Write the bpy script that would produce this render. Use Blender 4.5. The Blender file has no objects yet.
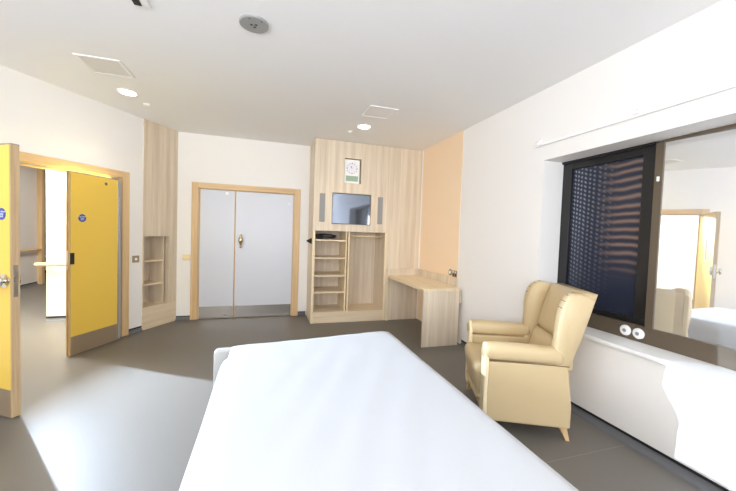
import bpy, bmesh, math, random
from mathutils import Vector, Matrix
random.seed(4)
sc = bpy.context.scene
COL = sc.collection
PI = math.pi

# ------------------------------------------------------------------ materials
def lin(r, g, b):
    f = lambda c: (c/255/12.92) if c/255 <= .04045 else ((c/255+.055)/1.055)**2.4
    return (f(r), f(g), f(b), 1)

def mat(name, col, rough=.5, metal=0., spec=.5, bump=0., bscale=200., coat=0., vary=0., vscale=6., sheen=0.):
    m = bpy.data.materials.new(name); m.use_nodes = True
    nt = m.node_tree; b = nt.nodes['Principled BSDF']
    b.inputs['Base Color'].default_value = col
    b.inputs['Roughness'].default_value = rough
    b.inputs['Metallic'].default_value = metal
    b.inputs['Specular IOR Level'].default_value = spec
    b.inputs['Coat Weight'].default_value = coat
    b.inputs['Sheen Weight'].default_value = sheen
    tc = nt.nodes.new('ShaderNodeTexCoord')
    if vary:
        n = nt.nodes.new('ShaderNodeTexNoise'); n.inputs['Scale'].default_value = vscale
        n.inputs['Detail'].default_value = 4
        nt.links.new(tc.outputs['Object'], n.inputs['Vector'])
        mx = nt.nodes.new('ShaderNodeMix'); mx.data_type = 'RGBA'
        mx.inputs['A'].default_value = tuple(c*(1-vary) for c in col[:3])+(1,)
        mx.inputs['B'].default_value = tuple(min(1, c*(1+vary)) for c in col[:3])+(1,)
        nt.links.new(n.outputs['Fac'], mx.inputs['Factor'])
        nt.links.new(mx.outputs['Result'], b.inputs['Base Color'])
    if bump:
        n2 = nt.nodes.new('ShaderNodeTexNoise'); n2.inputs['Scale'].default_value = bscale
        nt.links.new(tc.outputs['Object'], n2.inputs['Vector'])
        bp = nt.nodes.new('ShaderNodeBump'); bp.inputs['Strength'].default_value = bump
        bp.inputs['Distance'].default_value = .002
        nt.links.new(n2.outputs['Fac'], bp.inputs['Height']); nt.links.new(bp.outputs['Normal'], b.inputs['Normal'])
    return m

def wood(name, light, dark, axis='Z', scale=1., rough=.45, contrast=(.35, .68)):
    """timber / timber-look laminate with the grain along one axis"""
    m = bpy.data.materials.new(name); m.use_nodes = True
    nt = m.node_tree; b = nt.nodes['Principled BSDF']; b.inputs['Roughness'].default_value = rough
    tc = nt.nodes.new('ShaderNodeTexCoord'); mp = nt.nodes.new('ShaderNodeMapping')
    s = {'X': (.5, 16, 16), 'Y': (16, .5, 16), 'Z': (16, 16, .5)}[axis]
    mp.inputs['Scale'].default_value = tuple(v*scale for v in s)
    nt.links.new(tc.outputs['Object'], mp.inputs['Vector'])
    n1 = nt.nodes.new('ShaderNodeTexNoise'); n1.inputs['Scale'].default_value = 1.; n1.inputs['Detail'].default_value = 5
    n1.inputs['Distortion'].default_value = .4
    n2 = nt.nodes.new('ShaderNodeTexNoise'); n2.inputs['Scale'].default_value = 5.; n2.inputs['Detail'].default_value = 3
    nt.links.new(mp.outputs['Vector'], n1.inputs['Vector']); nt.links.new(mp.outputs['Vector'], n2.inputs['Vector'])
    mm = nt.nodes.new('ShaderNodeMath'); mm.operation = 'MULTIPLY_ADD'
    mm.inputs[1].default_value = .35
    nt.links.new(n2.outputs['Fac'], mm.inputs[0])
    m2 = nt.nodes.new('ShaderNodeMath'); m2.operation = 'MULTIPLY'; m2.inputs[1].default_value = .65
    nt.links.new(n1.outputs['Fac'], m2.inputs[0]); nt.links.new(m2.outputs[0], mm.inputs[2])
    cr = nt.nodes.new('ShaderNodeValToRGB')
    cr.color_ramp.elements[0].position = contrast[0]; cr.color_ramp.elements[0].color = dark
    cr.color_ramp.elements[1].position = contrast[1]; cr.color_ramp.elements[1].color = light
    nt.links.new(mm.outputs[0], cr.inputs['Fac']); nt.links.new(cr.outputs['Color'], b.inputs['Base Color'])
    return m

def emit(name, col, s):
    m = bpy.data.materials.new(name); m.use_nodes = True
    b = m.node_tree.nodes['Principled BSDF']
    b.inputs['Base Color'].default_value = col
    b.inputs['Emission Color'].default_value = col; b.inputs['Emission Strength'].default_value = s
    return m

def floor_mat():
    m = mat('floor_vinyl', lin(112, 107, 100), .42, spec=.4, vary=.06, vscale=90)
    nt = m.node_tree; b = nt.nodes['Principled BSDF']
    # welded sheet seams
    tc = nt.nodes.new('ShaderNodeTexCoord'); sp = nt.nodes.new('ShaderNodeSeparateXYZ')
    nt.links.new(tc.outputs['Object'], sp.inputs[0])
    a = nt.nodes.new('ShaderNodeMath'); a.operation = 'SUBTRACT'; a.inputs[1].default_value = 1.60
    nt.links.new(sp.outputs['Y'], a.inputs[0])
    ab = nt.nodes.new('ShaderNodeMath'); ab.operation = 'ABSOLUTE'; nt.links.new(a.outputs[0], ab.inputs[0])
    lt = nt.nodes.new('ShaderNodeMath'); lt.operation = 'LESS_THAN'; lt.inputs[1].default_value = .003
    nt.links.new(ab.outputs[0], lt.inputs[0])
    src = b.inputs['Base Color'].links[0].from_socket
    mx = nt.nodes.new('ShaderNodeMix'); mx.data_type = 'RGBA'
    nt.links.new(lt.outputs[0], mx.inputs['Factor']); nt.links.new(src, mx.inputs['A'])
    mx.inputs['B'].default_value = lin(128, 124, 118)
    nt.links.new(mx.outputs['Result'], b.inputs['Base Color'])
    return m

def mesh_pane_mat():
    """dark perforated privacy mesh seen behind glass: small pale holes in rows, brownish bands lower down"""
    m = bpy.data.materials.new('privacy_mesh'); m.use_nodes = True
    nt = m.node_tree; b = nt.nodes['Principled BSDF']
    b.inputs['Roughness'].default_value = .12; b.inputs['Specular IOR Level'].default_value = .35
    N = nt.nodes.new; K = nt.links.new
    def math_(op, a, bb=None, c=None):
        n = N('ShaderNodeMath'); n.operation = op
        for i, v in enumerate((a, bb, c)):
            if v is None: continue
            if isinstance(v, (int, float)): n.inputs[i].default_value = v
            else: K(v, n.inputs[i])
        return n.outputs[0]
    tc = N('ShaderNodeTexCoord'); sp = N('ShaderNodeSeparateXYZ'); K(tc.outputs['Object'], sp.inputs[0])
    x, z = sp.outputs['X'], sp.outputs['Z']            # x: 0 (far side) .. .61
    nz = N('ShaderNodeTexNoise'); nz.inputs['Scale'].default_value = 3.; K(tc.outputs['Object'], nz.inputs['Vector'])
    wob = math_('MULTIPLY', math_('SUBTRACT', nz.outputs['Fac'], .5), 3.)
    # lattice of holes whose columns spread apart away from the far edge
    xs = math_('MULTIPLY', math_('POWER', math_('ADD', x, .02), .7), 128.)
    zs = math_('MULTIPLY', z, 165.)
    u = math_('SINE', math_('ADD', math_('ADD', zs, math_('MULTIPLY', x, 60.)), wob))
    v = math_('SINE', math_('ADD', xs, math_('MULTIPLY', math_('SINE', zs), .5)))
    dots = math_('MULTIPLY', math_('MAXIMUM', math_('MULTIPLY_ADD', u, .5, .5), 0.), math_('MULTIPLY_ADD', v, .5, .5))
    fadeL = math_('SUBTRACT', 1., math_('SMOOTH_MIN', math_('MULTIPLY', x, 2.4), 1., .1))
    dots = math_('MULTIPLY', math_('POWER', dots, 1.6), math_('MAXIMUM', fadeL, 0.))
    fade_low = math_('MINIMUM', math_('MULTIPLY', math_('MAXIMUM', math_('SUBTRACT', z, -.02), 0), 1.2), 1.)
    dots = math_('MULTIPLY', dots, fade_low)
    bands = math_('POWER', math_('MULTIPLY_ADD', math_('SINE', math_('ADD', math_('MULTIPLY', z, 95.), math_('MULTIPLY', wob, 2.4))), .5, .5), 2.)
    fr = math_('MINIMUM', math_('MAXIMUM', math_('MULTIPLY', math_('SUBTRACT', x, .24), 5.), 0.), 1.)
    fz = math_('MINIMUM', math_('MAXIMUM', math_('MULTIPLY', math_('SUBTRACT', z, .28), 4.), 0.), 1.)
    bands = math_('MULTIPLY', math_('MULTIPLY', bands, fr), fz)
    m1 = N('ShaderNodeMix'); m1.data_type = 'RGBA'; K(dots, m1.inputs['Factor'])
    m1.inputs['A'].default_value = lin(40, 45, 60); m1.inputs['B'].default_value = lin(150, 156, 168)
    m2 = N('ShaderNodeMix'); m2.data_type = 'RGBA'; K(math_('MULTIPLY', bands, .6), m2.inputs['Factor'])
    K(m1.outputs['Result'], m2.inputs['A']); m2.inputs['B'].default_value = lin(150, 122, 104)
    K(m2.outputs['Result'], b.inputs['Base Color'])
    return m

M = dict(
    wall=mat('white_wall_paint', lin(238, 235, 231), .55, bump=.04, bscale=350),
    wall_lobby=mat('lobby_wall_paint', lin(226, 220, 214), .6, bump=.04, bscale=350),
    peach=mat('peach_wall_paint', lin(246, 219, 186), .55, bump=.04, bscale=350),
    ceil=mat('ceiling_paint', lin(242, 242, 242), .8, bump=.03, bscale=300),
    floor=floor_mat(),
    cove=mat('coved_skirting_vinyl', lin(100, 101, 104), .4),
    black=mat('black_cap_strip', lin(22, 22, 24), .5),
    ash=wood('ash_laminate', lin(232, 218, 196), lin(204, 187, 163), 'Z', 1.),
    ashx=wood('ash_laminate_horizontal', lin(236, 220, 192), lin(212, 192, 162), 'X', 1.),
    ashy=wood('ash_laminate_depthwise', lin(244, 226, 192), lin(224, 203, 168), 'Y', 1.),
    ashedge=wood('ash_edge_banding', lin(240, 224, 190), lin(224, 203, 165), 'Z', .7),
    oak=wood('pale_oak', lin(228, 198, 152), lin(204, 168, 120), 'Z', 1.3, .4),
    oakx=wood('pale_oak_horizontal', lin(228, 198, 152), lin(204, 168, 120), 'X', 1.3, .4),
    bareedge=wood('bare_ply_edge', lin(212, 186, 146), lin(168, 138, 100), 'Z', 1.6, .6, (.3, .75)),
    yellow=mat('yellow_laminate', lin(238, 201, 88), .35, bump=.03, bscale=120),
    grey=mat('pale_grey_laminate', lin(206, 209, 218), .3, bump=.02, bscale=120),
    steel=mat('brushed_steel', lin(178, 172, 164), .26, 1.),
    bronze=mat('dull_kick_plate', lin(170, 152, 128), .5, .5),
    chrome=mat('polished_chrome', lin(225, 222, 216), .12, 1.),
    brass=mat('warm_chrome', lin(214, 200, 170), .2, 1.),
    blue=mat('blue_sign', lin(36, 68, 168), .4),
    whiteplastic=mat('white_plastic', lin(240, 240, 238), .35),
    greyplastic=mat('grey_metal_cover', lin(160, 160, 158), .45, .2),
    creamplastic=mat('cream_plastic', lin(236, 214, 160), .4),
    darkplastic=mat('dark_plastic', lin(38, 36, 36), .45),
    greyseal=mat('grey_seal_strip', lin(170, 166, 160), .6),
    leather=mat('cream_vinyl_upholstery', lin(199, 177, 137), .42, spec=.4, bump=.05, bscale=220, vary=.02, vscale=9),
    piping=mat('pale_cream_piping', lin(234, 217, 178), .42),
    stitch=mat('brown_stitching', lin(120, 96, 66), .7),
    sheet=mat('white_cotton_sheet', lin(176, 175, 175), .85, bump=.12, bscale=60, sheen=.1),
    bedwhite=mat('bed_white_plastic', lin(180, 179, 176), .4),
    bedgrey=mat('bed_grey_metal', lin(140, 140, 142), .7, .1),
    frame=mat('bronze_window_frame', lin(100, 88, 73), .45, .3),
    sash=mat('black_window_sash', lin(20, 20, 22), .4),
    pane=mesh_pane_mat(),
    screen=mat('tv_glass', lin(128, 136, 150), .05, .8),
    grille=mat('speaker_cloth_grey', lin(150, 148, 146), .7, bump=.3, bscale=900),
    clockface=mat('clock_face', lin(232, 230, 236), .35),
    lcd=mat('green_lcd', lin(150, 172, 148), .3),
    ink=mat('dark_ink', lin(60, 60, 78), .5),
    green=mat('green_upholstery', lin(150, 168, 84), .6, bump=.1, bscale=150),
    beige=mat('beige_upholstery', lin(214, 200, 178), .6, bump=.1, bscale=150),
    glow=emit('lamp_diffuser', (1, .93, .8, 1), 14.),
    vent=mat('white_vent_metal', lin(242, 240, 238), .6),
    ventdark=mat('vent_filter', lin(226, 223, 219), .8, bump=.4, bscale=300),
)

def mirror_mat():
    m = bpy.data.materials.new('mirrored_glazing'); m.use_nodes = True
    b = m.node_tree.nodes['Principled BSDF']
    b.inputs['Base Color'].default_value = (.86, .87, .88, 1)
    b.inputs['Metallic'].default_value = .88; b.inputs['Roughness'].default_value = .015
    return m
M['mirror'] = mirror_mat()

# ------------------------------------------------------------------ mesh helpers
class MB:
    def __init__(s): s.bm = bmesh.new()
    def box(s, x0, x1, y0, y1, z0, z1):
        v = [s.bm.verts.new((x, y, z)) for z in (z0, z1) for y in (y0, y1) for x in (x0, x1)]
        for f in ((0, 2, 3, 1), (4, 5, 7, 6), (0, 1, 5, 4), (2, 6, 7, 3), (0, 4, 6, 2), (1, 3, 7, 5)):
            s.bm.faces.new([v[i] for i in f])
        return s
    def rings(s, rings, cap=True, closed=True):
        R = [[s.bm.verts.new(p) for p in r] for r in rings]
        n = len(R[0])
        for a, b in zip(R, R[1:]):
            for i in range(n if closed else n-1):
                j = (i+1) % n
                s.bm.faces.new((a[i], a[j], b[j], b[i]))
        if cap and closed:
            s.bm.faces.new(R[0][::-1]); s.bm.faces.new(R[-1])
        return s
    def tube(s, p0, p1, r0, r1=None, n=24):
        r1 = r0 if r1 is None else r1
        p0, p1 = Vector(p0), Vector(p1); d = (p1-p0).normalized()
        a = d.orthogonal().normalized(); b = d.cross(a)
        ring = lambda p, r: [p+(a*math.cos(t)+b*math.sin(t))*r for t in [2*PI*i/n for i in range(n)]]
        return s.rings([ring(p0, r0), ring(p1, r1)])
    def lathe(s, c, axis, prof, n=32):
        """prof: (distance along axis, radius)"""
        c = Vector(c); d = Vector(axis).normalized(); a = d.orthogonal().normalized(); b = d.cross(a)
        return s.rings([[c+d*h+(a*math.cos(t)+b*math.sin(t))*max(r, 1e-5) for t in [2*PI*i/n for i in range(n)]] for h, r in prof])
    def sweep(s, pts, r, n=10):
        pts = [Vector(p) for p in pts]; rings = []
        up = Vector((.13, .21, .97))
        for i, p in enumerate(pts):
            d = (pts[min(i+1, len(pts)-1)]-pts[max(i-1, 0)]).normalized()
            a = d.cross(up).normalized(); b = d.cross(a)
            rr = r[i] if isinstance(r, (list, tuple)) else r
            rings.append([p+(a*math.cos(t)+b*math.sin(t))*rr for t in [2*PI*k/n for k in range(n)]])
        return s.rings(rings)
    def prism(s, poly, x0, x1, plane='YZ'):
        def P(u, v, w): return {'YZ': (w, u, v), 'XZ': (u, w, v), 'XY': (u, v, w)}[plane]
        return s.rings([[P(u, v, x0) for u, v in poly], [P(u, v, x1) for u, v in poly]])
    def build(s, name, m, parent=None, smooth=False, bevel=0., seg=2, sub=0, loc=None):
        bmesh.ops.recalc_face_normals(s.bm, faces=s.bm.faces)
        me = bpy.data.meshes.new(name); s.bm.to_mesh(me); s.bm.free()
        me.materials.append(m)
        o = bpy.data.objects.new(name, me); COL.objects.link(o)
        if parent: o.parent = parent
        if loc: o.location = loc
        if bevel:
            b = o.modifiers.new('bevel', 'BEVEL'); b.width = bevel; b.segments = seg; b.limit_method = 'ANGLE'
            b.angle_limit = math.radians(40); b.harden_normals = False
        if sub:
            u = o.modifiers.new('subdiv', 'SUBSURF'); u.levels = sub; u.render_levels = sub
        if smooth:
            for p in me.polygons: p.use_smooth = True
        return o

def tag(o, label, cat, group=None):
    o['label'] = label; o['category'] = cat
    if group: o['group'] = group
    return o
def thing(name, label, cat, loc=(0, 0, 0), rz=0., group=None):
    o = bpy.data.objects.new(name, None); COL.objects.link(o)
    o.location = loc; o.rotation_euler = (0, 0, rz); o.empty_display_size = .1
    return tag(o, label, cat, group)
def struct(o, label, cat):
    o['kind'] = 'structure'; return tag(o, label, cat)
def sthing(name, label, cat, loc=(0, 0, 0), rz=0.):
    o = thing(name, label, cat, loc, rz); o['kind'] = 'structure'; return o

def text_mesh(body, size, m, name, parent, loc, rot, align='CENTER'):
    cu = bpy.data.curves.new('t', 'FONT'); cu.body = body; cu.size = size; cu.align_x = align; cu.align_y = 'CENTER'
    cu.space_line = .8; cu.extrude = .0004; cu.resolution_u = 3
    to = bpy.data.objects.new('t', cu); COL.objects.link(to)
    dg = bpy.context.evaluated_depsgraph_get(); dg.update()
    me = bpy.data.meshes.new_from_object(to.evaluated_get(dg)); me.name = name
    bpy.data.objects.remove(to); bpy.data.curves.remove(cu)
    me.materials.clear(); me.materials.append(m)
    o = bpy.data.objects.new(name, me); COL.objects.link(o); o.parent = parent
    o.location = loc; o.rotation_euler = rot
    return o

# ------------------------------------------------------------------ camera
H = 1.42
yaw, pitch, roll = math.radians(17.2666), math.radians(2.1417), math.radians(-1.965)
fv = Vector((math.sin(yaw)*math.cos(pitch), math.cos(yaw)*math.cos(pitch), -math.sin(pitch)))
rv = Vector((math.cos(yaw), -math.sin(yaw), 0)); uv = rv.cross(fv)
r2 = rv*math.cos(roll)-uv*math.sin(roll); u2 = uv*math.cos(roll)+rv*math.sin(roll)
cam = bpy.data.cameras.new('camera'); co = bpy.data.objects.new('camera', cam); COL.objects.link(co)
co.matrix_world = Matrix(((r2.x, u2.x, -fv.x, 0), (r2.y, u2.y, -fv.y, 0), (r2.z, u2.z, -fv.z, H), (0, 0, 0, 1)))
cam.sensor_width = 36; cam.lens = 328.725/736*36; cam.clip_start = .05
sc.camera = co

# ------------------------------------------------------------------ room frame
CH = 2.83          # ceiling height
XR = 2.48          # right wall
YF = 5.57          # far wall
YB = -3.2          # wall behind the camera
XL = -3.25         # left wall behind the doors
A = math.radians(32)
d2 = Vector((math.sin(A), math.cos(A), 0)); n2 = Vector((d2.y, -d2.x, 0))   # along the door wall / into the room
O = Vector((-1.559, 5.138, 0))
RL = PI/2-A        # local x along the door wall, local y through it (positive = corridor side)
RR = -PI/2         # local x = -Y, local y = +X
def W(s, y, z=0.): return O+d2*s-n2*y+Vector((0, 0, z))

# ---- floor and ceiling
struct(MB().box(-6.2, 2.9, -3.5, 12.2, -.1, 0).build('floor', M['floor']), 'grey vinyl sheet floor running from the room out into the lobby', 'floor')
struct(MB().box(-6.2, 2.9, -3.5, 12.2, CH, CH+.1).build('ceiling', M['ceil']), 'plain off-white plaster ceiling over room and lobby', 'ceiling')

# ---- door wall (left)
wl = sthing('wall_left', 'white angled wall around the yellow double doors', 'wall', O, RL)
sL = (XL-O.x)/d2.x-.05
b = MB()
b.box(-.25, -.045, 0, .12, 0, CH); b.box(-2.0, -.25, 0, .12, 2.07, CH); b.box(sL, -2.0, 0, .12, 0, CH)
b.build('wall_face', M['wall'], wl)
MB().box(-.045, .60, .31, .36, 0, CH).build('recess_back', M['wall'], wl)
ye = W(sL, 0).y+.08; wy0, wy1 = -2.4, .9
b = MB(); b.box(XL-.12, XL, YB-.12, wy0, 0, CH); b.box(XL-.12, XL, wy1, ye, 0, CH)
b.box(XL-.12, XL, wy0, wy1, 0, .85); b.box(XL-.12, XL, wy0, wy1, 2.5, CH)
struct(b.build('wall_west', M['wall']), 'white side wall behind the open yellow door', 'wall')
ww = sthing('added_window_3', 'unseen window added for fill light in the side wall nearer than the yellow doors', 'window', (XL-.06, 0, 0))  # unseen window opening, added to bring light onto the right wall
b = MB()
for y in (wy0, (wy0+wy1)/2-.03, wy1-.06): b.box(-.03, .03, y, y+.06, .85, 2.5)
b.box(-.03, .03, wy0, wy1, .85, .91); b.box(-.03, .03, wy0, wy1, 2.44, 2.5)
b.build('window_frame', M['whiteplastic'], ww)
# ---- far wall
b = MB()
b.box(-1.30, -1.0, YF, YF+.12, 0, CH); b.box(-1.0, .445, YF, YF+.12, 2.03, CH); b.box(.445, 2.9, YF, YF+.12, 0, CH)
struct(b.build('wall_far', M['wall']), 'white far wall around the pale grey double doors', 'wall')
struct(MB().box(-1.2, .6, YF+.13, YF+.17, 0, CH).build('wall_closet', M['wall']), 'plain wall closing the space behind the grey doors', 'wall')
# ---- right wall with the window opening
WY0, WY1, WZ0, WZ1 = .05, 2.495, .67, 2.16
b = MB()
b.box(XR, XR+.36, WY1, YF, 0, CH); b.box(XR, XR+.36, YB-.12, WY0, 0, CH)
b.box(XR, XR+.36, WY0, WY1, 0, WZ0); b.box(XR, XR+.36, WY0, WY1, WZ1, CH)
struct(b.build('wall_right', M['wall']), 'white wall with the deep window recess beside the armchair', 'wall')
struct(MB().box(XR-.004, XR, 3.86, 5.05, 0, CH).build('wall_accent', M['peach']), 'tall peach painted stretch of wall above the desk', 'wall')
struct(MB().box(XR-.016, XR-.004, 5.02, 5.05, .0, CH).build('trim_1', M['whiteplastic']), 'thin white corner strip between peach wall and timber panel', 'trim')
struct(MB().box(XR-.03, XR+.235, WY0, WY1+.02, WZ0-.028, WZ0+.002).build('trim_2', M['whiteplastic'], bevel=.006), 'white window sill board below the dark window frame', 'window sill')
# ---- wall behind the camera with an unseen window added for fill light
b = MB()
bx0, bx1, bz0, bz1 = -2.3, 1.9, .85, 2.5
b.box(XL, bx0, YB-.12, YB, 0, CH); b.box(bx1, XR+.36, YB-.12, YB, 0, CH)
b.box(bx0, bx1, YB-.12, YB, 0, bz0); b.box(bx0, bx1, YB-.12, YB, bz1, CH)
struct(b.build('wall_back', M['wall']), 'white wall opposite the wardrobe with a wide window added for fill light', 'wall')
wb = sthing('added_window_2', 'wide unseen window added for fill light in the wall opposite the wardrobe', 'window', (0, YB-.06, 0))
b = MB()
for x in (bx0, -.03, bx1-.06): b.box(x, x+.06, -.03, .03, bz0, bz1)
b.box(bx0, bx1, -.03, .03, bz0, bz0+.06); b.box(bx0, bx1, -.03, .03, bz1-.06, bz1)
b.build('window_frame', M['whiteplastic'], wb)

# ---- coved skirting with black cap strip
def cove(name, p0, p1, side, label):
    """side: unit vector from wall into the room"""
    p0, p1, sd = Vector(p0), Vector(p1), Vector(side)
    root = sthing(name, label, 'skirting')
    prof = [(0, 0)]+[(.05-.05*math.sin(t), .05-.05*math.cos(t)) for t in [PI/2*i/6 for i in range(7)]]+[(0, .055)]
    prof = [(.05, 0)]+[(.05-.05*math.sin(t), .05-.05*math.cos(t)) for t in [PI/2*i/6 for i in range(1, 7)]]+[(0, 0)]
    b = MB(); b.rings([[p+sd*u+Vector((0, 0, v)) for u, v in prof] for p in (p0, p1)])
    b.build('cove', M['cove'], root, smooth=False)
    b = MB(); q = [(0, .05), (.006, .05), (.006, .066), (0, .066)]
    b.rings([[p+sd*u+Vector((0, 0, v)) for u, v in q] for p in (p0, p1)])
    b.build('cap_strip', M['black'], root)
cove('baseboard_right', (XR, YB, 0), (XR, 3.70, 0), (-1, 0, 0), 'grey coved skirting with black cap strip under the window')
cove('baseboard_far', (-1.285, YF, 0), (-1.09, YF, 0), (0, -1, 0), 'short coved skirting left of the grey double doors')
cove('baseboard_far.001', (.535, YF, 0), (.66, YF, 0), (0, -1, 0), 'short coved skirting between grey doors and wardrobe')
cove('baseboard_left', W(-.24, 0), W(-.047, 0), n2, 'short coved skirting between yellow doors and book niche')
cove('baseboard_lobby', (-2.992, 5.83, 0), (-1.75, 5.83, 0), (0, -1, 0), 'coved skirting under the bright lobby wall')
cove('baseboard_lobby.001', (-4.95, 1.0, 0), (-4.95, 9.35, 0), (1, 0, 0), 'coved skirting along the far side of the lobby')

# ------------------------------------------------------------------ lobby beyond the yellow doors
struct(MB().box(-2.992, -1.3, 5.83, 6.05, 0, CH).build('wall_lobby_nib', M['wall']), 'brightly lit white wall end seen through the yellow doors', 'wall')
struct(MB().box(-5.1, -4.95, .8, 9.35, 0, CH).build('wall_lobby_side', M['wall_lobby']), 'white lobby wall opposite the yellow doors', 'wall')
struct(MB().box(-6.2, -1.3, 12.0, 12.15, 0, CH).build('wall_lobby_end', M['wall_lobby']), 'end wall of the lobby', 'wall')
struct(MB().box(-6.2, -6.1, 9.35, 12.0, 0, CH).build('wall_lobby_return', M['wall_lobby']), 'lobby wall set back beyond the oak door frame', 'wall')
struct(MB().box(-6.2, -5.1, 9.25, 9.35, 0, CH).build('wall_lobby_jog', M['wall_lobby']), 'short lobby wall behind the oak door frame', 'wall')
struct(MB().box(-1.45, -1.3, 6.05, 12.0, 0, CH).build('wall_lobby_room', M['wall_lobby']), 'lobby wall behind the book niche', 'wall')
struct(MB().box(-5.1, XL-.12, .8, .95, 0, CH).build('wall_lobby_near', M['wall_lobby']), 'lobby wall nearest the room', 'wall')
struct(MB().box(-4.98, -4.86, 9.32, 9.42, 0, CH-.02).build('trim_3', M['oak'], bevel=.005), 'dark oak upright at the end of the lobby wall', 'trim')

def handrail(name, label, p0, p1, wall):
    p0, p1, wv = Vector(p0), Vector(p1), Vector(wall)
    dd = (p1-p0).normalized()
    r = thing(name, label, 'handrail', p0)
    L_ = (p1-p0).length
    b = MB(); q = [(.05, -.02), (.085, -.02), (.095, 0.), (.085, .028), (.05, .028), (.045, .0)]
    b.rings([[dd*t+wv*u+Vector((0, 0, v)) for u, v in q] for t in (0, L_)])
    b.build('rail', M['oakx'], r, bevel=.004)
    k = max(2, int(L_/.9))
    for i in range(k):
        t = .12+(L_-.24)*i/(k-1)
        MB().tube(dd*t, dd*t+wv*.055, .013, n=12).build('bracket', M['steel'], r, smooth=True)
handrail('handrail', 'pale wood handrail on the brightly lit lobby wall end', (-3.085, 5.83, .82), (-1.9, 5.83, .82), (0, -1, 0))
handrail('handrail', 'brown wood handrail on the shaded lobby wall', (-4.95, 7.9, .80), (-4.95, 9.30, .80), (1, 0, 0))

def sofa(label, loc, rz, L_):
    r = thing('waiting_bench', label, 'bench', loc, rz, None)     # local: back against +y, seat to -y, along x
    MB().box(0, L_, -.62, -.04, .08, .36).build('base', M['beige'], r, bevel=.02)
    MB().box(.02, L_-.02, -.64, -.16, .36, .47).build('seat_cushion', M['green'], r, bevel=.03, seg=3)
    MB().box(.02, L_-.02, -.17, -.06, .47, .80).build('back_cushion', M['green'], r, bevel=.03, seg=3)
    MB().box(0, L_, -.08, -.01, .0, 1.04).build('back_panel', M['beige'], r, bevel=.012)
    for x in (.06, L_-.10): MB().box(x, x+.05, -.58, -.53, 0, .08).build('foot', M['darkplastic'], r)
sofa('green padded bench with beige back mirrored in the window', (-4.95, 6.1, 0), PI/2, 1.25)
sofa('green seat at the far end of the lobby past the oak upright', (-5.95, 11.98, 0), 0, 1.4)
for i, (y, lab, m) in enumerate([(6.02, 'white socket plate on the lobby wall beside the green bench', 'whiteplastic'), (5.82, 'middle white socket plate on the lobby wall', 'whiteplastic'),
                     (5.70, 'white socket plate on the lobby wall nearest the dark one', 'whiteplastic'), (5.48, 'dark square plate on the lobby wall', 'darkplastic')]):
    r = thing('wall_socket', lab, 'socket', (-4.95, y, 1.0), PI/2, 'sockets on the lobby wall')
    MB().box(-.06, .06, -.012, 0, -.04, .04).build('plate', M[m], r, bevel=.003)
    for x in (-.03, .03): MB().box(x-.008, x+.008, -.015, -.012, .01, .03).build('rocker', M['greyplastic'], r)

# ------------------------------------------------------------------ yellow doors
fr = sthing('trim_4', 'pale oak frame of the yellow double doors', 'door frame', O, RL)
def jamb(x0, x1, y0, y1, z0, z1, m, nm): MB().box(x0, x1, y0, y1, z0, z1).build(nm, m, fr, bevel=.006)
jamb(-.335, -.241, -.022, 0, 0, 2.085, M['oak'], 'architrave')
jamb(-2.01, -1.915, -.022, 0, 0, 2.085, M['oak'], 'architrave')
jamb(-1.915, -.335, -.022, 0, 2.0, 2.085, M['oakx'], 'architrave')
jamb(-.405, -.31, 0, .12, 0, 2.02, M['oak'], 'lining'); jamb(-1.945, -1.905, 0, .12, 0, 2.02, M['oak'], 'lining')
jamb(-1.905, -.345, 0, .12, 1.985, 2.02, M['oakx'], 'lining')
jamb(-.425, -.405, .05, .09, 0, 1.985, M['oak'], 'door_stop'); jamb(-1.905, -1.885, .05, .09, 0, 1.985, M['oak'], 'door_stop')
jamb(-1.885, -.365, .05, .09, 1.965, 1.985, M['oakx'], 'door_stop')
MB().box(-1.885, -.365, .0, .012, 1.974, 1.986).build('seal_strip', M['greyseal'], fr)

def fire_sign(root, x, y, z):
    """blue disc on the face at local y, facing -y"""
    s_ = MB().tube((x, y, z), (x, y-.002, z), .042, n=36).build('fire_door_sign', M['blue'], root)
    text_mesh('Fire door\nkeep\nshut', .021, M['whiteplastic'], 'lettering', s_, (x, y-.0026, z+.001), (PI/2, 0, 0))

def make_yellow_leaf(name, label, loc, rz, L_, th, free_right, knob):
    """local x from the hinge to the free edge; room face at -y when free_right else mirrored"""
    r = sthing(name, label, 'door', loc, rz)
    sgn = 1 if free_right else -1
    X = lambda a, b_: (a, b_) if sgn > 0 else (-b_, -a)
    HT = 1.955
    MB().box(*X(.008, L_-.008), -th+.0, 0, .008, HT).build('leaf_core', M['bareedge'], r)
    MB().box(*X(.006, L_-.012), -th-.0015, -th, .21, HT-.006).build('face_laminate', M['yellow'], r)
    MB().box(*X(.006, L_-.012), 0, .0015, .21, HT-.006).build('face_laminate', M['yellow'], r)
    for y in (-th-.002, .0): MB().box(*X(.01, L_-.016), y, y+.002, .01, .21).build('kick_plate', M['bronze'], r)
    MB().box(*X(L_-.008, L_), -th, 0, .008, HT).build('edge_lipping', M['bareedge'], r, bevel=.002)
    MB().box(*X(0, .008), -th, 0, .008, HT).build('edge_lipping', M['greyseal'], r)
    MB().box(*X(.0, L_), -th, 0, HT, HT+.006).build('top_cap', M['bedgrey'], r)
    return r, sgn
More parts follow.
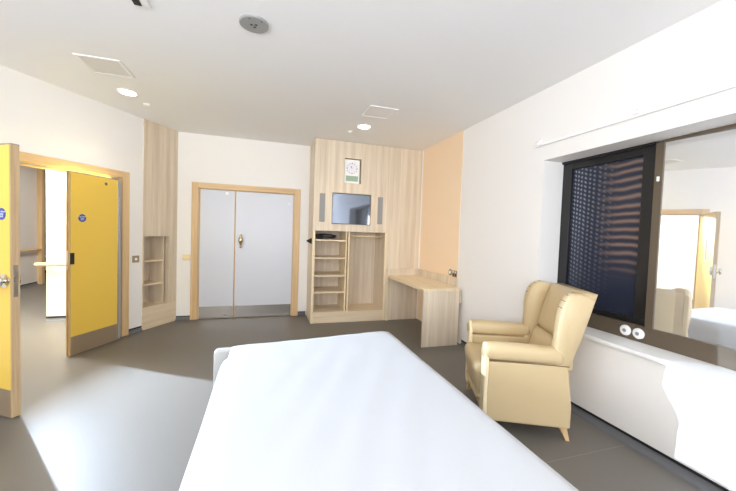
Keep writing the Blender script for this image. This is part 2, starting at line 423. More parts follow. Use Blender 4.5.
# open leaf: hinge on the left jamb, swung a quarter turn into the room
ang_open = math.atan2(n2.y, n2.x)
ol, _ = make_yellow_leaf('door_1', 'yellow door leaf standing open into the room with round steel knob', W(-1.89, -.03), ang_open, 1.005, .05, True, True)
fire_sign(ol, .915, -.0515, 1.467)
k = MB().lathe((.945, -.0515, .995), (0, -1, 0), [(0, .05), (.008, .05), (.01, .018), (.03, .018), (.033, .042), (.040, .052), (.052, .052), (.060, .042), (.063, .0)]).build('door_knob', M['chrome'], ol, smooth=False)
MB().lathe((.925, .0015, .998), (0, 1, 0), [(0, .075), (.006, .075), (.009, .06), (.010, 0)]).build('door_knob', M['steel'], ol)
lk = MB().box(1.005, 1.0065, -.037, -.013, .88, 1.107).build('lock_plate', M['steel'], ol)
MB().box(1.0065, 1.012, -.032, -.018, .985, 1.02).build('latch_bolt', M['steel'], lk)
MB().box(.46, .62, .0015, .004, 1.15, 1.75).build('vision_panel', M['screen'], ol)
# ajar leaf: hinge on the right jamb, barely open
h0, f0 = W(-.455, -.052), W(-1.013, -.112)
dv = (f0-h0); ang = math.atan2(dv.y, dv.x)
# local x towards free edge, room face must be local +y turned: use mirrored leaf (free edge at -x)
al, _ = make_yellow_leaf('door_2', 'yellow door leaf nearly shut with blue sign and bare metal kick plate', h0, ang+PI, dv.length, .046, False, False)
L2 = dv.length
fire_sign(al, -(L2-.13), -.0475, 1.477)
v = MB().tube((-.16, -.0475, 1.885), (-.16, -.052, 1.885), .018, n=24).build('door_viewer', M['brass'], al)
MB().tube((-.16, -.052, 1.885), (-.16, -.053, 1.885), .008, n=16).build('viewer_lens', M['darkplastic'], al)
MB().box(-(L2-.005), -(L2-.045), -.053, -.046, .985, 1.105).build('rebate_lock', M['darkplastic'], al)
MB().box(-L2-.004, -L2, -.036, -.012, .93, 1.13).build('strike_plate', M['steel'], al)
MB().box(-L2-.002, -L2, -.030, -.022, .01, 1.95).build('edge_seal', M['stitch'], al)
MB().box(.0, .058, -.03, .055, .01, 1.962).build('hinge_guard', M['greyseal'], al)
MB().tube((.01, -.036, .01), (.01, -.036, 1.95), .006, n=10).build('hinge_pin', M['steel'], al)

# ------------------------------------------------------------------ grey double doors
fr2 = sthing('trim_5', 'pale oak frame of the grey double doors', 'door frame', (0, YF, 0))
for a_ in ((-1.086, -.995, -.02, 0, 0, 2.105, 'oak'), (.44, .531, -.02, 0, 0, 2.105, 'oak'), (-.995, .44, -.02, 0, 2.02, 2.105, 'oakx')):
    MB().box(*a_[:6]).build('architrave', M[a_[6]], fr2, bevel=.006)
for a_ in ((-1.0, -.985, 0, .1, 0, 2.03, 'oak'), (.43, .445, 0, .1, 0, 2.03, 'oak'), (-.985, .43, 0, .1, 2.012, 2.03, 'oakx')):
    MB().box(*a_[:6]).build('lining', M[a_[6]], fr2)
for a_ in ((-.985, -.977, .002, .01), (.424, .43, .002, .01)):
    MB().box(a_[0], a_[1], a_[2], a_[3], 0, 2.0).build('seal_strip', M['greyseal'], fr2)
def grey_leaf(name, label, x0, x1):
    r = sthing(name, label, 'door', (x0, YF+.006, 0)); w = x1-x0
    MB().box(0, w, 0, .045, .006, 2.008).build('leaf_core', M['oak'], r, bevel=.001)
    MB().box(.009, w-.009, -.0015, 0, .195, 2.006).build('face_laminate', M['grey'], r)
    MB().box(.009, w-.009, -.003, 0, .01, .195).build('kick_plate', M['steel'], r)
    return r
g1 = grey_leaf('door_3', 'narrower pale grey door leaf with small white sticker', -.976, -.472)
st = MB().box(.362, .402, -.002, -.0015, 1.945, 1.985).build('sticker', M['whiteplastic'], g1)
MB().box(.36, .41, -.005, -.003, .03, .07).build('flush_bolt', M['greyplastic'], g1)
g2 = grey_leaf('door_4', 'wider pale grey door leaf with oval chrome handle', -.468, .423)
MB().box(.80, .845, -.002, -.0015, 1.835, 1.875).build('sticker', mat('faint_sticker', lin(214, 219, 228), .4), g2)
hx = .087
hd = MB()
hd.lathe((hx, -.0015, 1.225), (0, -1, 0), [(0, .026), (.006, .026), (.008, .012), (.035, .012)], 24)
prof = [(-.112, .002), (-.105, .010), (-.09, .012), (-.07, .010), (-.05, .013), (-.02, .020), (.005, .026), (.03, .026), (.055, .019), (.075, .011), (.10, .007), (.112, .004), (.118, .001)]
hd.lathe((hx, -.04, 1.225), (0, 0, 1), [(h_, r_*1.45) for h_, r_ in prof], 24)
hd.build('pull_handle', M['brass'], g2, smooth=True)
MB().box(hx-.015, hx+.015, -.004, -.0015, 1.12, 1.335).build('back_plate', M['steel'], g2, bevel=.001)

# ------------------------------------------------------------------ switches on walls
r = thing('light_switch', 'brushed steel light switch on white wall beside the yellow doors', 'switch', W(-.1396, 0, .976), RL)
MB().box(-.048, .048, -.008, 0, -.045, .045).build('plate', M['bronze'], r, bevel=.003)
MB().box(-.016, .016, -.012, -.008, -.016, .016).build('rocker', M['whiteplastic'], r, bevel=.002)
r = thing('light_switch', 'cream plastic switch plate left of the grey double doors', 'switch', (-1.146, YF, .962), 0)
MB().box(-.052, .052, -.02, 0, -.042, .042).build('plate', M['creamplastic'], r, bevel=.005)
MB().box(-.03, .03, -.024, -.02, -.016, .016).build('rocker', M['creamplastic'], r, bevel=.003)

# ------------------------------------------------------------------ book niche
ni = thing('wall_bookcase', 'tall timber panel with built-in open book niche in the corner', 'bookcase', O, RL)
s0, s1, t0, t1 = -.045, .512, -.032, .375
MB().box(s0, s1, -.012, .006, 1.275, CH).build('upper_panel', M['ash'], ni)
MB().box(s0, s1, -.012, .006, 0, .305).build('plinth_panel', M['ashx'], ni)
MB().box(t1, s1, -.012, .006, .305, 1.275).build('stile', M['ash'], ni)
MB().box(s0, t0, -.012, .006, .305, 1.275).build('stile', M['ash'], ni)
MB().box(s0, t0-.0, .006, .30, .29, 1.29).build('side_panel', M['ash'], ni)
MB().box(t1, t1+.018, .006, .30, .29, 1.29).build('side_panel', M['ash'], ni)
MB().box(s0, t1+.018, .29, .305, .29, 1.29).build('back_panel', M['ash'], ni)
MB().box(t0, t1, .0, .29, 1.275, 1.29).build('top_panel', M['ashx'], ni)
for z in (.305, .61, .94): MB().box(t0, t1-(.0 if z < .4 else .06), .002 if z < .4 else .035, .29, z-.02, z).build('shelf', M['ashx'], ni)
MB().box(t1-.06, t1-.045, .03, .29, .305, 1.275).build('inner_upright', M['ash'], ni)
for x, z in ((.10, .41), (.10, .74)):
    MB().box(x-.02, x+.02, .283, .29, z-.03, z+.03).build('back_socket', M['creamplastic'], ni)

# ------------------------------------------------------------------ wardrobe wall
YW = 5.03; X0, X1 = .675, 1.875
wd = thing('wardrobe', 'full-height pale ash wardrobe with open shelves and hanging bay', 'wardrobe', (X0, YW, 0), 0)
w = X1-X0; dp = YF-YW-.01
# local coords: x from the left side, y into the unit
oz0, oz1 = .17, 1.435; ox0, ox1 = .04, w-.02; dv0, dv1 = .53, .585
MB().box(0, .02, 0, dp, 0, CH-.005).build('side_panel', M['ash'], wd)
MB().box(w-.02, w, 0, dp, 0, CH-.005).build('side_panel', M['ash'], wd)
fa = MB()
tx0, tx1, tz0, tz1 = .285, .915, 1.545, 2.03        # tv opening
cx0, cx1, cz0, cz1 = .465, .735, 2.19, 2.575        # clock opening
Xm = [.02, tx0, cx0, cx1, tx1, w-.02]
def fpan(x0, x1, z0, z1, nm='front_panel', m='ash'): MB().box(x0, x1, -.004, .016, z0, z1).build(nm, M[m], wd)
fb = MB()
for q in ((.0, w, cz1, CH-.005), (.0, cx0, tz1, cz1), (cx1, w, tz1, cz1), (cx0, cx1, tz1, cz0), (.0, tx0, 1.435, tz1), (tx1, w, 1.435, tz1), (tx0, tx1, 1.435, tz0)):
    fb.box(q[0], q[1], -.004, .016, q[2], q[3])
fb.build('front_panel', M['ash'], wd)
MB().box(0, .04, -.004, .02, 0, 1.435).build('stile', M['ashedge'], wd)
MB().box(w-.025, w, -.004, .02, 0, 1.435).build('stile', M['ashedge'], wd)
MB().box(dv0, dv0+.02, .03, dp, oz0, oz1).build('divider', M['ashedge'], wd)
MB().box(dv1-.022, dv1, -.002, dp, oz0, oz1).build('divider', M['ashedge'], wd)
MB().box(.04, w-.025, .0, .02, .0, .145).build('plinth', M['ashx'], wd)
MB().box(.02, w-.02, -.004, dp, .145, .172).build('bottom_panel', M['ashx'], wd)
MB().box(.02, w-.02, .016, dp, 1.435, 1.455).build('bay_top', M['ashx'], wd)
MB().box(.02, w-.02, dp-.012, dp, .172, 1.435).build('back_panel', M['ash'], wd)
for z in (.485, .745, 1.022, 1.30):
    MB().box(.02, dv0+.0, .012, dp-.012, z-.022, z).build('shelf', M['ashx'], wd)
MB().tube((dv1, .14, 1.365), (w-.02, .14, 1.365), .014).build('hanging_rail', M['ashedge'], wd, smooth=True)
# recess of tv and clock
rb = MB()
rb.box(tx0, tx1, .16, .172, tz0, tz1)
rb.box(cx0, cx1, .10, .112, cz0, cz1)
rb.build('recess_back', M['ash'], wd)
rb = MB()
for (a0, a1, c0, c1, dd) in ((tx0, tx1, tz0, tz1, .16), (cx0, cx1, cz0, cz1, .10)):
    rb.box(a0-.012, a0, .016, dd, c0-.012, c1+.012); rb.box(a1, a1+.012, .016, dd, c0-.012, c1+.012)
    rb.box(a0, a1, .016, dd, c0-.012, c0); rb.box(a0, a1, .016, dd, c1, c1+.012)
rb.build('recess_lining', M['ash'], wd)
for x, lab in ((.092, 0), (1.028, 1)):
    g = MB().box(x, x+.085, -.009, -.004, 1.57, 2.005).build('speaker_grille', M['grille'], wd, bevel=.001)
# television
tv = thing('television', 'dark glass screen recessed in the wardrobe between two speaker grilles', 'television', (X0+tx0, YW+.02, tz0), 0)
MB().box(.004, tx1-tx0-.004, 0, .03, .004, tz1-tz0-.004).build('bezel', M['sash'], tv, bevel=.003)
MB().box(.012, tx1-tx0-.012, -.004, 0, .012, tz1-tz0-.012).build('screen', M['screen'], tv)
# clock
ck = thing('clock', 'white wall clock with round dial and green display high in the wardrobe', 'clock', (X0+cx0, YW+.022, cz0), 0)
cw, chh = cx1-cx0, cz1-cz0
MB().box(.006, cw-.02, 0, .03, .006, chh-.012).build('case', M['whiteplastic'], ck, bevel=.004)
MB().box(.03, cw-.045, -.002, 0, .035, .12).build('display', M['lcd'], ck)
dcx, dcz, dr = cw/2-.01, .235, .085
MB().tube((dcx, 0, dcz), (dcx, -.0015, dcz), dr+.008, n=40).build('dial', M['clockface'], ck)
for i in range(12):
    t = 2*PI*i/12; r_ = dr-.006
    x, z = dcx+r_*math.sin(t), dcz+r_*math.cos(t)
    s_ = .0045 if i % 3 else .007
    MB().box(x-s_, x+s_, -.003, -.0015, z-s_, z+s_).build('hour_mark', M['ink'], ck)
hb = MB(); 
for t, L_, wd_ in ((math.radians(-42), .050, .006), (math.radians(-18), .034, .008)):
    c_, s_ = math.sin(t), math.cos(t)
    hb.rings([[(dcx-s_*wd_/2, -.0035, dcz+c_*wd_/2), (dcx+s_*wd_/2, -.0035, dcz-c_*wd_/2), (dcx+c_*L_+s_*wd_/4, -.0035, dcz+s_*L_-c_*wd_/4), (dcx+c_*L_-s_*wd_/4, -.0035, dcz+s_*L_+c_*wd_/4)],
              [(dcx-s_*wd_/2, -.0025, dcz+c_*wd_/2), (dcx+s_*wd_/2, -.0025, dcz-c_*wd_/2), (dcx+c_*L_+s_*wd_/4, -.0025, dcz+s_*L_-c_*wd_/4), (dcx+c_*L_-s_*wd_/4, -.0025, dcz+s_*L_+c_*wd_/4)]])
hb.build('hands', M['ink'], ck)
# cable bundle on the top shelf
cb = MB(); pts = []
for i in range(90):
    t = i/89; a_ = t*2*PI*5.3
    pts.append((.25+(.13+.02*math.sin(3*a_))*math.cos(a_)+.03*math.sin(9*t), .30+.09*math.sin(a_), .016+.022*(1+math.sin(a_*1.37))+.02*t))
cb.sweep(pts, .013, 8)
o = cb.build('cable_bundle', mat('dark_cable', lin(62, 58, 62), .5), smooth=True, loc=(X0, YW-.02, 1.30))
tag(o, 'tangled dark cable bundle lying on the top wardrobe shelf', 'cable')
# black rubber cone on the side of the wardrobe
o = MB().lathe((0, 0, 0), (-1, 0, 0), [(0, .045), (.01, .045), (.02, .038), (.075, .01), (.08, 0)], 24).build('mounted_door_stop', M['black'], loc=(X0, 5.13, 1.27))
tag(o, 'black cone-shaped rubber door stop on the side of the wardrobe', 'door stop')

# timber panel wall right of the wardrobe
pw = sthing('wall_panel', 'full-height pale ash panel between wardrobe and peach wall', 'wall', (X1, YW, 0))
MB().box(.002, XR-.016-X1, 0, .02, 0, CH-.005).build('panel', M['ash'], pw)
MB().box(.002, XR-.016-X1, .02, YF-YW-.01, CH-.03, CH-.005).build('batten', M['ashx'], pw)

# ------------------------------------------------------------------ desk
dk = thing('desk', 'built-in pale ash desk with end panel against the peach wall', 'desk', (X1, 3.70, 0))
DX = XR-.006-X1; DY = YW-3.70
DE = 2.418-X1
MB().box(DE, DX, .14, .16, 0, .745).build('filler_strip', M['ashedge'], dk)
MB().box(DE, DX, .16, DY-.002, .715, .744).build('scribe', M['ashy'], dk)
MB().box(.03, DE, 0, DY-.002, .71, .745).build('desktop', M['ashy'], dk, bevel=.003)
MB().box(.03, DE, 0, .028, 0, .71).build('end_panel', M['ash'], dk, bevel=.002)
MB().box(DX-.02, DX, .14, DY-.002, .745, .85).build('upstand', M['ash'], dk)
MB().box(.03, DX-.02, DY-.022, DY-.002, .745, .85).build('upstand', M['ash'], dk)
MB().box(.03, .06, DY-.03, DY-.002, 0, .71).build('wall_upright', M['ashedge'], dk)
MB().box(DX-.03, DX-.01, .028, DY-.03, .55, .71).build('rear_rail', M['ashx'], dk)
o = MB().box(-.02, 0, -.045, .045, -.04, .04).build('floor_outlet', M['darkplastic'], bevel=.004, loc=(XR-.004, 4.70, .12))
tag(o, 'small black outlet box on the wall under the desk', 'outlet')

# sockets over the desk
r = thing('wall_socket', 'round steel outlet on the peach wall above the desk', 'socket', (XR-.004, 4.035, .915), RR)
MB().lathe((0, 0, 0), (0, -1, 0), [(0, .045), (.006, .045), (.009, .04), (.009, 0)]).build('plate', M['steel'], r)
MB().lathe((0, -.009, 0), (0, -1, 0), [(0, .022), (.006, .02), (.006, 0)]).build('centre', M['whiteplastic'], r)
r = thing('wall_socket', 'square dark steel double outlet at the edge of the peach wall', 'socket', (XR-.004, 3.92, .905), RR)
MB().box(-.055, .055, -.008, 0, -.045, .045).build('plate', M['bronze'], r, bevel=.003)
for x in (-.027, .027):
    MB().box(x-.014, x+.014, -.011, -.008, -.03, .005).build('outlet', M['darkplastic'], r)
    MB().box(x-.008, x+.008, -.014, -.008, .015, .034).build('rocker', M['whiteplastic'], r)

# ------------------------------------------------------------------ window in the right wall
wn = sthing('window_1', 'dark framed window with mesh screen and mirrored pane beside the armchair', 'window', (XR, WY1, 0), RR)
# local x = distance from the far reveal, local y = depth from the wall face
WL = WY1-WY0
def wbox(nm, m, x0, x1, y0, y1, z0, z1, par=None, bev=.003): return MB().box(x0, x1, y0, y1, z0, z1).build(nm, M[m], par or wn, bevel=bev)
fy0, fy1 = .215, .30
wbox('bottom_rail', 'frame', 0, WL, fy0, fy1, WZ0, .795)
wbox('mullion', 'frame', .80, .855, fy0-.002, fy1, .795, WZ1-.012)
wbox('top_rail', 'frame', .855, WL, fy0, fy1, WZ1-.022, WZ1)
wbox('jamb', 'frame', WL-.06, WL, fy0, fy1, .795, WZ1-.02)
sh = wbox('sash', 'sash', 0, .80, .235, fy1, .795, .84)
wbox('sash', 'sash', 0, .095, .235, fy1, .84, WZ1); wbox('sash', 'sash', .705, .80, .235, fy1, .84, WZ1); wbox('sash', 'sash', .095, .705, .235, fy1, 2.08, WZ1)
wbox('sash_edge', 'sash', .0, .80, fy0, .235, WZ1-.022, WZ1)
MB().box(0, .61, 0, .004, 0, 1.24).build('mesh_pane', M['pane'], wn, loc=(.095, .262, .84))
mp = MB().box(0, WL-.06-.855, 0, .006, 0, WZ1-.02-.795).build('mirrored_pane', M['mirror'], wn, loc=(.855, .222, .795)); mp.rotation_euler.z = math.radians(2.9)
for x in (.672, .766):
    kb = MB().lathe((x, fy0, .735), (0, -1, 0), [(0, .040), (.008, .040), (.012, .037), (.016, .034), (.018, .0)], 28).build('knob', M['whiteplastic'], wn)
    MB().lathe((x, fy0-.018, .735), (0, -1, 0), [(0, .014), (.002, .012), (.002, 0)], 20).build('knob_cap', M['bedgrey'], kb)
wbox('catch', 'whiteplastic', .822, .836, fy0-.014, fy0, 1.865, 1.90)
MB().box(0, WL, .30, .35, WZ0, WZ1).build('outer_screen', M['sash'], wn)

# curtain track above the window
ct = thing('curtain_track', 'slim white curtain track fixed above the window recess', 'curtain track', (XR, 2.60, 2.310), RR)
MB().box(0, 2.6, -.026, -.008, -.012, .012).build('rail', M['whiteplastic'], ct, bevel=.003)
for x in (.035, .92, 1.8, 2.5):
    MB().prism([(0, .055), (-.034, .030), (-.040, .006), (0, .006)], x-.026, x+.026, 'YZ').build('bracket', M['whiteplastic'], ct, bevel=.004)

# ------------------------------------------------------------------ ceiling fittings
def downlight(label, x, y):
    r = thing('ceiling_downlight', label, 'ceiling light', (x, y, CH), 0, 'recessed ceiling downlights')
    MB().lathe((0, 0, 0), (0, 0, -1), [(0, .075), (0, .098), (.006, .096), (.008, .084), (.003, .075)], 40).build('trim_ring', M['whiteplastic'], r, smooth=False)
    MB().tube((0, 0, -.001), (0, 0, -.004), .076, n=36).build('diffuser', M['glow'], r)
    l = bpy.data.lights.new('downlight_lamp', 'SPOT'); l.energy = DL; l.spot_size = math.radians(125); l.spot_blend = .6
    l.color = (1, .88, .72); l.shadow_soft_size = .07
    lo = bpy.data.objects.new('downlight_lamp', l); COL.objects.link(lo); lo.location = (x, y, CH-.03)
DL = 9.
downlight('round downlight glowing near the yellow doors', -1.44, 4.17)
downlight('round downlight glowing in front of the wardrobe', 1.21, 4.25)
def panel(label, x0, x1, y0, y1, m, nm):
    r = thing(nm, label, 'ceiling panel', ((x0+x1)/2, (y0+y1)/2, CH)); a, c = (x1-x0)/2, (y1-y0)/2
    b = MB()
    for q in ((-a, a, -c, -c+.025), (-a, a, c-.025, c), (-a, -a+.025, -c+.025, c-.025), (a-.025, a, -c+.025, c-.025)): b.box(*q, -.008, 0)
    b.build('frame', M['vent'], r, bevel=.002)
    MB().box(-a+.025, a-.025, -c+.025, c-.025, -.005, 0).build('insert', M[m], r)
panel('square white ceiling vent near the yellow doors', -1.57, -1.23, 3.40, 3.75, 'ventdark', 'ceiling_vent')
panel('flush white access hatch in the ceiling before the wardrobe', 1.065, 1.40, 3.515, 3.86, 'vent', 'access_hatch')
for x, y, lab in ((-1.353, 4.475, 'tiny white ceiling sensor beside the downlight near the yellow doors'), (1.087, 4.53, 'tiny white ceiling sensor in front of the wardrobe')):
    r = thing('ceiling_sensor', lab, 'sensor', (x, y, CH), 0, 'small ceiling sensors')
    MB().lathe((0, 0, 0), (0, 0, -1), [(0, .036), (.01, .036), (.022, .022), (.024, 0)], 24).build('dome', M['whiteplastic'], r)
r = thing('smoke_detector', 'round grey metal detector disc on the ceiling', 'detector', (-.11, 2.45, CH))
MB().lathe((0, 0, 0), (0, 0, -1), [(0, .097), (.012, .096), (.016, .088), (.016, 0)], 48).build('cover', M['greyplastic'], r)
for t in (80, 200, 320):
    c_, s_ = math.cos(math.radians(t)), math.sin(math.radians(t))
    MB().lathe((.018*c_, .018*s_, -.016), (0, 0, -1), [(0, .009), (.002, .008), (.002, 0)], 12).build('port', M['darkplastic'], r)
for t in (250, 310):
    c_, s_ = math.cos(math.radians(t)), math.sin(math.radians(t))
    MB().lathe((.078*c_, .078*s_, -.016), (0, 0, -1), [(0, .006), (.001, .005), (.001, 0)], 10).build('screw', M['darkplastic'], r)
r = thing('ceiling_diffuser', 'square white ceiling fitting with dark slot beside the round grey detector', 'ceiling fitting', (-.80, 2.362, CH))
MB().box(-.055, .06, -.15, .15, -.01, 0).build('frame', M['vent'], r, bevel=.003)
MB().box(-.030, .012, -.12, .135, -.014, -.01).build('slot', M['darkplastic'], r)

# ------------------------------------------------------------------ bed
bd = thing('bed', 'wide white hospital bed in the middle of the room', 'bed', (.385, 1.35, 0))
def rbox2(x0, x1, z0, z1, r, n=6):
    out = []
    for cx_, cz_, a0 in ((x1-r, z1-r, 0), (x0+r, z1-r, 90), (x0+r, z0+r, 180), (x1-r, z0+r, 270)):
        for i in range(n+1):
            t = math.radians(a0+90*i/n); out.append((cx_+r*math.cos(t), cz_+r*math.sin(t)))
    return out
MB().prism(rbox2(-.695, .57, .18, .622, .028), .955, 1.015, 'XZ').build('footboard', M['bedwhite'], bd, bevel=.012, seg=3)
MB().box(-.585, .55, -.92, .95, .40, .60).build('mattress', M['bedwhite'], bd, bevel=.05, seg=4)
MB().box(-.57, .54, -.92, .95, .32, .40).build('platform', M['bedgrey'], bd, bevel=.01)
MB().box(-.40, .40, -.75, .75, .16, .32).build('underframe', M['bedgrey'], bd, bevel=.01)
for x in (-.36, .36):
    for y in (-.70, .70):
        lg = MB().box(x-.025, x+.025, y-.025, y+.025, .10, .17).build('leg', M['bedgrey'], bd)
        MB().tube((x-.018, y, .055), (x+.018, y, .055), .055, n=24).build('castor', M['darkplastic'], lg)

# the sheet: a grid over the mattress, rounded over the edges, hanging at the sides
def sheet():
    prof = [(-.655, .30), (-.650, .38), (-.645, .46), (-.640, .52), (-.632, .565), (-.615, .600), (-.592, .618), (-.56, .624)]
    px = [p for p in prof]+[(-.56+1.12*i/24, .625) for i in range(1, 24)]+[(-p[0]-.012, p[1]) for p in prof[::-1]]
    nx = len(px); ny = 70
    bm = bmesh.new(); G = []
    for j in range(ny+1):
        t = j/ny; row = []
        for i, (x, z) in enumerate(px):
            fx = (x+.655)/1.31
            yend = 1.0+.03+.155*max(0, min(1, fx))**1.3
            y = -.98+t*(yend+.98)
            zz = z
            tail = max(0, t-.965)/.035
            # gentle wrinkles
            if abs(x) < .6:
                zz += .0007*math.sin(9*x+5.2*y+1.3*math.sin(3.1*y))+.0015*math.sin(31*(x*.8-y*.5)+2*math.sin(4*x))*math.exp(-((x-.05)**2)/.2)+.001*math.sin(47*(x*.5+y*.35)+3*math.sin(3*y+x))*math.exp(-((y-.6)**2)/.3)
                zz -= tail*tail*.012
            else:
                zz += 0; x += .006*math.sin(8*y)*(1 if z < .55 else .2)
            row.append(bm.verts.new((x, y, zz)))
        G.append(row)
    # overhang at the far end
    for k, (dy, dz) in enumerate(((.012, -.02), (.016, -.07), (.018, -.16), (.02, -.25))):
        row = []
        for i, v in enumerate(G[ny]):
            row.append(bm.verts.new((v.co.x, v.co.y+dy, max(.29, v.co.z+dz))))
        G.append(row)
    for a, b_ in zip(G, G[1:]):
        for i in range(nx-1): bm.faces.new((a[i], a[i+1], b_[i+1], b_[i]))
    m_ = MB(); m_.bm.free(); m_.bm = bm
    # the hanging flap is turned back at the far left corner so the footboard shows
    kill = [f for f in bm.faces if f.calc_center_median().x < -.60 and f.calc_center_median().y > .80]
    kill += [f for f in bm.faces if f.calc_center_median().x < -.56 and f.calc_center_median().y > 1.02]
    bmesh.ops.delete(bm, geom=list(set(kill)), context='FACES')
    o = m_.build('bed_sheet', M['sheet'], smooth=True, loc=(.385, 1.35, .004))
    so = o.modifiers.new('thickness', 'SOLIDIFY'); so.thickness = .003; so.offset = 1
    return tag(o, 'smooth white sheet draped over the wide bed', 'sheet')
sheet()

# ------------------------------------------------------------------ armchair
LXv = Vector((.415, .910, 0)).normalized()
foot = Vector((2.047, 1.721, 0))
cc = foot+LXv*.36
ac = thing('armchair', 'cream high-backed wing armchair with wooden feet beside the window', 'armchair', (cc.x, cc.y, 0), math.atan2(LXv.y, LXv.x))
# local: x across (near side -.37, far side +.37), y forward, z up
HW = .375; IW = .245
def smooth_poly(pts, n=8):
    """closed Catmull-Rom through the points"""
    out = []; m_ = len(pts)
    for i in range(m_):
        p0, p1, p2, p3 = (Vector(pts[(i+k-1) % m_]) for k in range(4))
        for k in range(n):
            t = k/n
            out.append(tuple(.5*((2*p1)+(-p0+p2)*t+(2*p0-5*p1+4*p2-p3)*t*t+(-p0+3*p1-3*p2+p3)*t**3)))
    return out
for sg, nm in ((-1, 'near'), (1, 'far')):
    X = lambda a, b_: (min(sg*a, sg*b_), max(sg*a, sg*b_))
    # outer side panel
    side = [(-.012, .10), (.558, .105), (.568, .30), (.558, .54), (.03, .55), (.005, .40), (-.012, .25)]
    MB().prism(side, *X(IW+.01, HW-.008), 'YZ').build('side_panel', M['leather'], ac, bevel=.014, seg=3, smooth=False)
    # rolled arm
    rings = []
    for (y, hw, zt) in ((.06, .050, .640), (.09, .062, .656), (.30, .066, .662), (.50, .067, .663), (.555, .066, .660), (.58, .058, .652), (.592, .040, .636)):
        zb = .540; cxm = sg*((IW+HW)/2+.005); zc = (zt+zb)/2; hz = (zt-zb)/2
        k = 1. if y < .54 else (.97 if y < .57 else (.85 if y < .585 else .6))
        rings.append([(cxm+hw*abs(math.cos(t))**.75*(1 if math.cos(t) > 0 else -1), y, zc+hz*k*abs(math.sin(t))**.75*(1 if math.sin(t) > 0 else -1)) for t in [2*PI*i/28 for i in range(28)]])
    arm = MB().rings(rings).build('arm', M['leather'], ac, smooth=True)
    # pale front facing of the arm
    fac = smooth_poly([(sg*(IW+.012), .11), (sg*(HW-.012), .11), (sg*(HW-.008), .35), (sg*(HW-.003), .58), (sg*(HW-.03), .648), (sg*(IW+.035), .648), (sg*(IW+.005), .58), (sg*(IW+.012), .35)], 5)
    MB().prism(fac, .555, .585, 'XZ').build('arm_front', M['piping'], ac, bevel=.008, seg=2)
    # seam under the arm roll
    MB().sweep([(sg*(HW-.006), y, .541+.004*math.sin(y*5)) for y in (.02, .15, .3, .45, .55)], .004, 8).build('piping', M['stitch'], arm, smooth=True)
    # wing
    out = smooth_poly([(.0, .50), (-.008, .58), (-.045, .70), (-.085, .84), (-.128, .995), (-.118, 1.018), (-.06, 1.044), (.0, 1.048), (.045, 1.02), (.078, .96), (.095, .88), (.10, .78), (.105, .68), (.115, .58), (.10, .52)], 5)
    rings = []
    flare = lambda y, z: .03*max(0, min(1, (y+.02)/.13))*max(0, min(1, (z-.6)/.25))
    for xo, sc_ in ((IW+.012, .96), (IW+.03, 1.), (HW-.055, 1.), (HW-.028, .985), (HW-.016, .93)):
        cy_, cz_ = 0., .80
        rings.append([(sg*(xo+flare(y, z)), cy_+(y-cy_)*sc_, cz_+(z-cz_)*sc_) for y, z in out])
    wing = MB().rings(rings).build('wing', M['leather'], ac, smooth=True, bevel=0)
    # piped seam following the outer edge of the wing
    path = [(.100, .66), (.098, .78), (.092, .88), (.074, .96), (.042, 1.018), (-.003, 1.046)]
    MB().sweep([(sg*(HW-.040+flare(y, z)), y*1.0, z) for y, z in path], .0035, 8).build('wing_seam', M['piping'], wing, smooth=True)
    for (y, z) in ((.082, .945), (.062, .99), (.030, 1.026), (-.008, 1.044)):
        nrm = Vector((0, y+.05, z-.88)).normalized()
        a_ = Vector((sg*(HW-.095+flare(y, z)), y, z))+nrm*.006; c_ = Vector((sg*(HW-.04+flare(y, z)), y, z))+nrm*.002
        MB().sweep([a_, (a_+c_)/2+nrm*.002, c_], .0022, 6).build('pleat', M['stitch'], wing, smooth=True)
# backrest: upper and lumbar cushions with a panel behind
def slab(name, y_of, th, z0, z1, hw, m, par, puff=.02):
    rings = []; n = 9
    for i in range(n):
        t = i/(n-1); z = z0+(z1-z0)*t
        e = math.sin(PI*min(max(t, .0), 1.))**.35 if 0 < t < 1 else .0
        yf = y_of(z)
        sec = []
        for k in range(21):
            u = -1+2*k/20
            sec.append((hw*u, yf+puff*e*(1-abs(u)**3)-(.012*(1-e)), z))
        sec += [(hw, yf-th, z), (0, yf-th, z), (-hw, yf-th, z)]
        rings.append(sec)
    return MB().rings(rings).build(name, m, par, smooth=True)
yb = lambda z: .075-(z-.45)*.27
slab('lumbar_cushion', lambda z: yb(z)+.012, .10, .43, .66, IW+.02, M['leather'], ac, .03)
slab('back_cushion', yb, .10, .665, 1.042, IW+.03, M['leather'], ac, .03)
bk = [(-.012, .10), (.02, .10), (.02, .55), (yb(.8)-.06, .80), (yb(1.0)-.06, 1.022), (-.09, 1.03), (-.112, 1.015), (-.116, .985), (-.078, .84), (-.038, .68), (.0, .5), (-.008, .3)]
MB().prism(bk, -HW+.045, HW-.045, 'YZ').build('back_panel', M['leather'], ac, bevel=.012, seg=3)
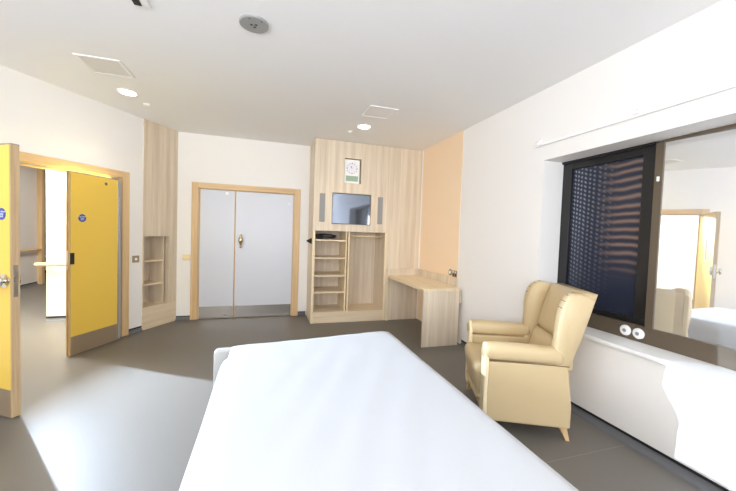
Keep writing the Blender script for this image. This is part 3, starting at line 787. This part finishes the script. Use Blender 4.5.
# seat
sp = [(.02, .22), (.565, .20), (.60, .24), (.625, .34), (.637, .42), (.62, .462), (.565, .478), (.35, .470), (.05, .455)]
seat_r = [[(x*(IW+.006), y-(.012 if abs(x) > .93 else 0)-(.02*max(0, y-.5)/.17)*abs(x)**3, z-(.010 if abs(x) > .93 else 0)*(1 if z > .4 else -1)) for y, z in smooth_poly(sp, 4)] for x in (-1, -.93, -.6, -.2, .2, .6, .93, 1)]
MB().rings(seat_r).build('seat_cushion', M['leather'], ac, smooth=True)
MB().prism([(.0, .10), (.565, .10), (.58, .22), (.0, .24)], -IW-.015, IW+.015, 'YZ').build('front_rail', M['leather'], ac, bevel=.01)
for sx in (-1, 1):
    for (y0, y1) in ((.03, -.01), (.54, .56)):
        bx = sx*.315
        rings = [[(bx+sx*ex+a_*w_, yy+c_*w_, z) for a_, c_ in ((-1, -1), (1, -1), (1, 1), (-1, 1))] for z, yy, w_, ex in ((.0, y1, .014, .012), (.055, (y0+y1)/2, .020, .006), (.105, y0, .028, 0))]
        MB().rings(rings).build('foot', M['oak'], ac, bevel=.004)

# ------------------------------------------------------------------ light
wdn = bpy.data.worlds.new('world'); sc.world = wdn; wdn.use_nodes = True
bg = wdn.node_tree.nodes['Background']; bg.inputs['Color'].default_value = (.72, .84, 1, 1); bg.inputs['Strength'].default_value = 1.2

def light(name, kind, loc, energy, col, target=None, **kw):
    l = bpy.data.lights.new(name, kind); l.energy = energy; l.color = col
    for k_, v_ in kw.items(): setattr(l, k_, v_)
    o = bpy.data.objects.new(name, l); COL.objects.link(o); o.location = loc
    if target is not None:
        o.rotation_euler = (Vector(target)-Vector(loc)).to_track_quat('-Z', 'Y').to_euler()
    return o
# fill light at the added window behind the camera, tilted up
light('back_fill_light', 'AREA', ((bx0+bx1)/2, YB+.02, (bz0+bz1)/2), 165, (.90, .925, .98), ((bx0+bx1)/2, YB+4, (bz0+bz1)/2+4.6), shape='RECTANGLE', size=bx1-bx0-.1, size_y=bz1-bz0-.1)
# second row of downlights, unseen, added as fill for the near half
downlight('unseen downlight added as fill in the near half of the room on the door side', -1.44, .30)
downlight('unseen downlight added as fill in the near half of the room on the window side', 1.21, .30)
light('side_fill_light', 'AREA', (XL+.02, (wy0+wy1)/2, 1.675), 120, (.90, .925, .98), (XL+4, (wy0+wy1)/2, 1.675+3.6), shape='RECTANGLE', size=wy1-wy0-.1, size_y=1.55)  # fill light at the added side window, aimed upwards
# hard lamp standing in the lobby, shining in between the two door leaves
Lp = W(-1.03, 1.144, 2.08)
light('lobby_lamp', 'SPOT', Lp, 1800, (.60, .77, 1.), Lp+n2*4+d2*.28-Vector((0, 0, .95)), spot_size=math.radians(74), spot_blend=.55, shadow_soft_size=.025)
# lobby ceiling lighting, with an added fill further along
light('lobby_far_fill', 'AREA', (-3.4, 8.6, CH-.03), 16, (1., .93, .86), (-3.4, 8.6, 0), shape='RECTANGLE', size=1.2, size_y=1.2)  # unseen fill, added to brighten the far lobby wall
light('lobby_ceiling_light', 'AREA', (-3.5, 5.1, CH-.03), 120, (1., 1., 1.), (-3.3, 5.1, 0), shape='RECTANGLE', size=1.2, size_y=.6)

sc.view_settings.view_transform = 'Standard'; sc.view_settings.look = 'None'
sc.view_settings.gamma = 1; sc.view_settings.use_curve_mapping = False
sc.view_settings.exposure = 0.52
sc.cycles.use_denoising = True
sc.cycles.max_bounces = 10; sc.cycles.diffuse_bounces = 6
sc.cycles.sample_clamp_indirect = 8
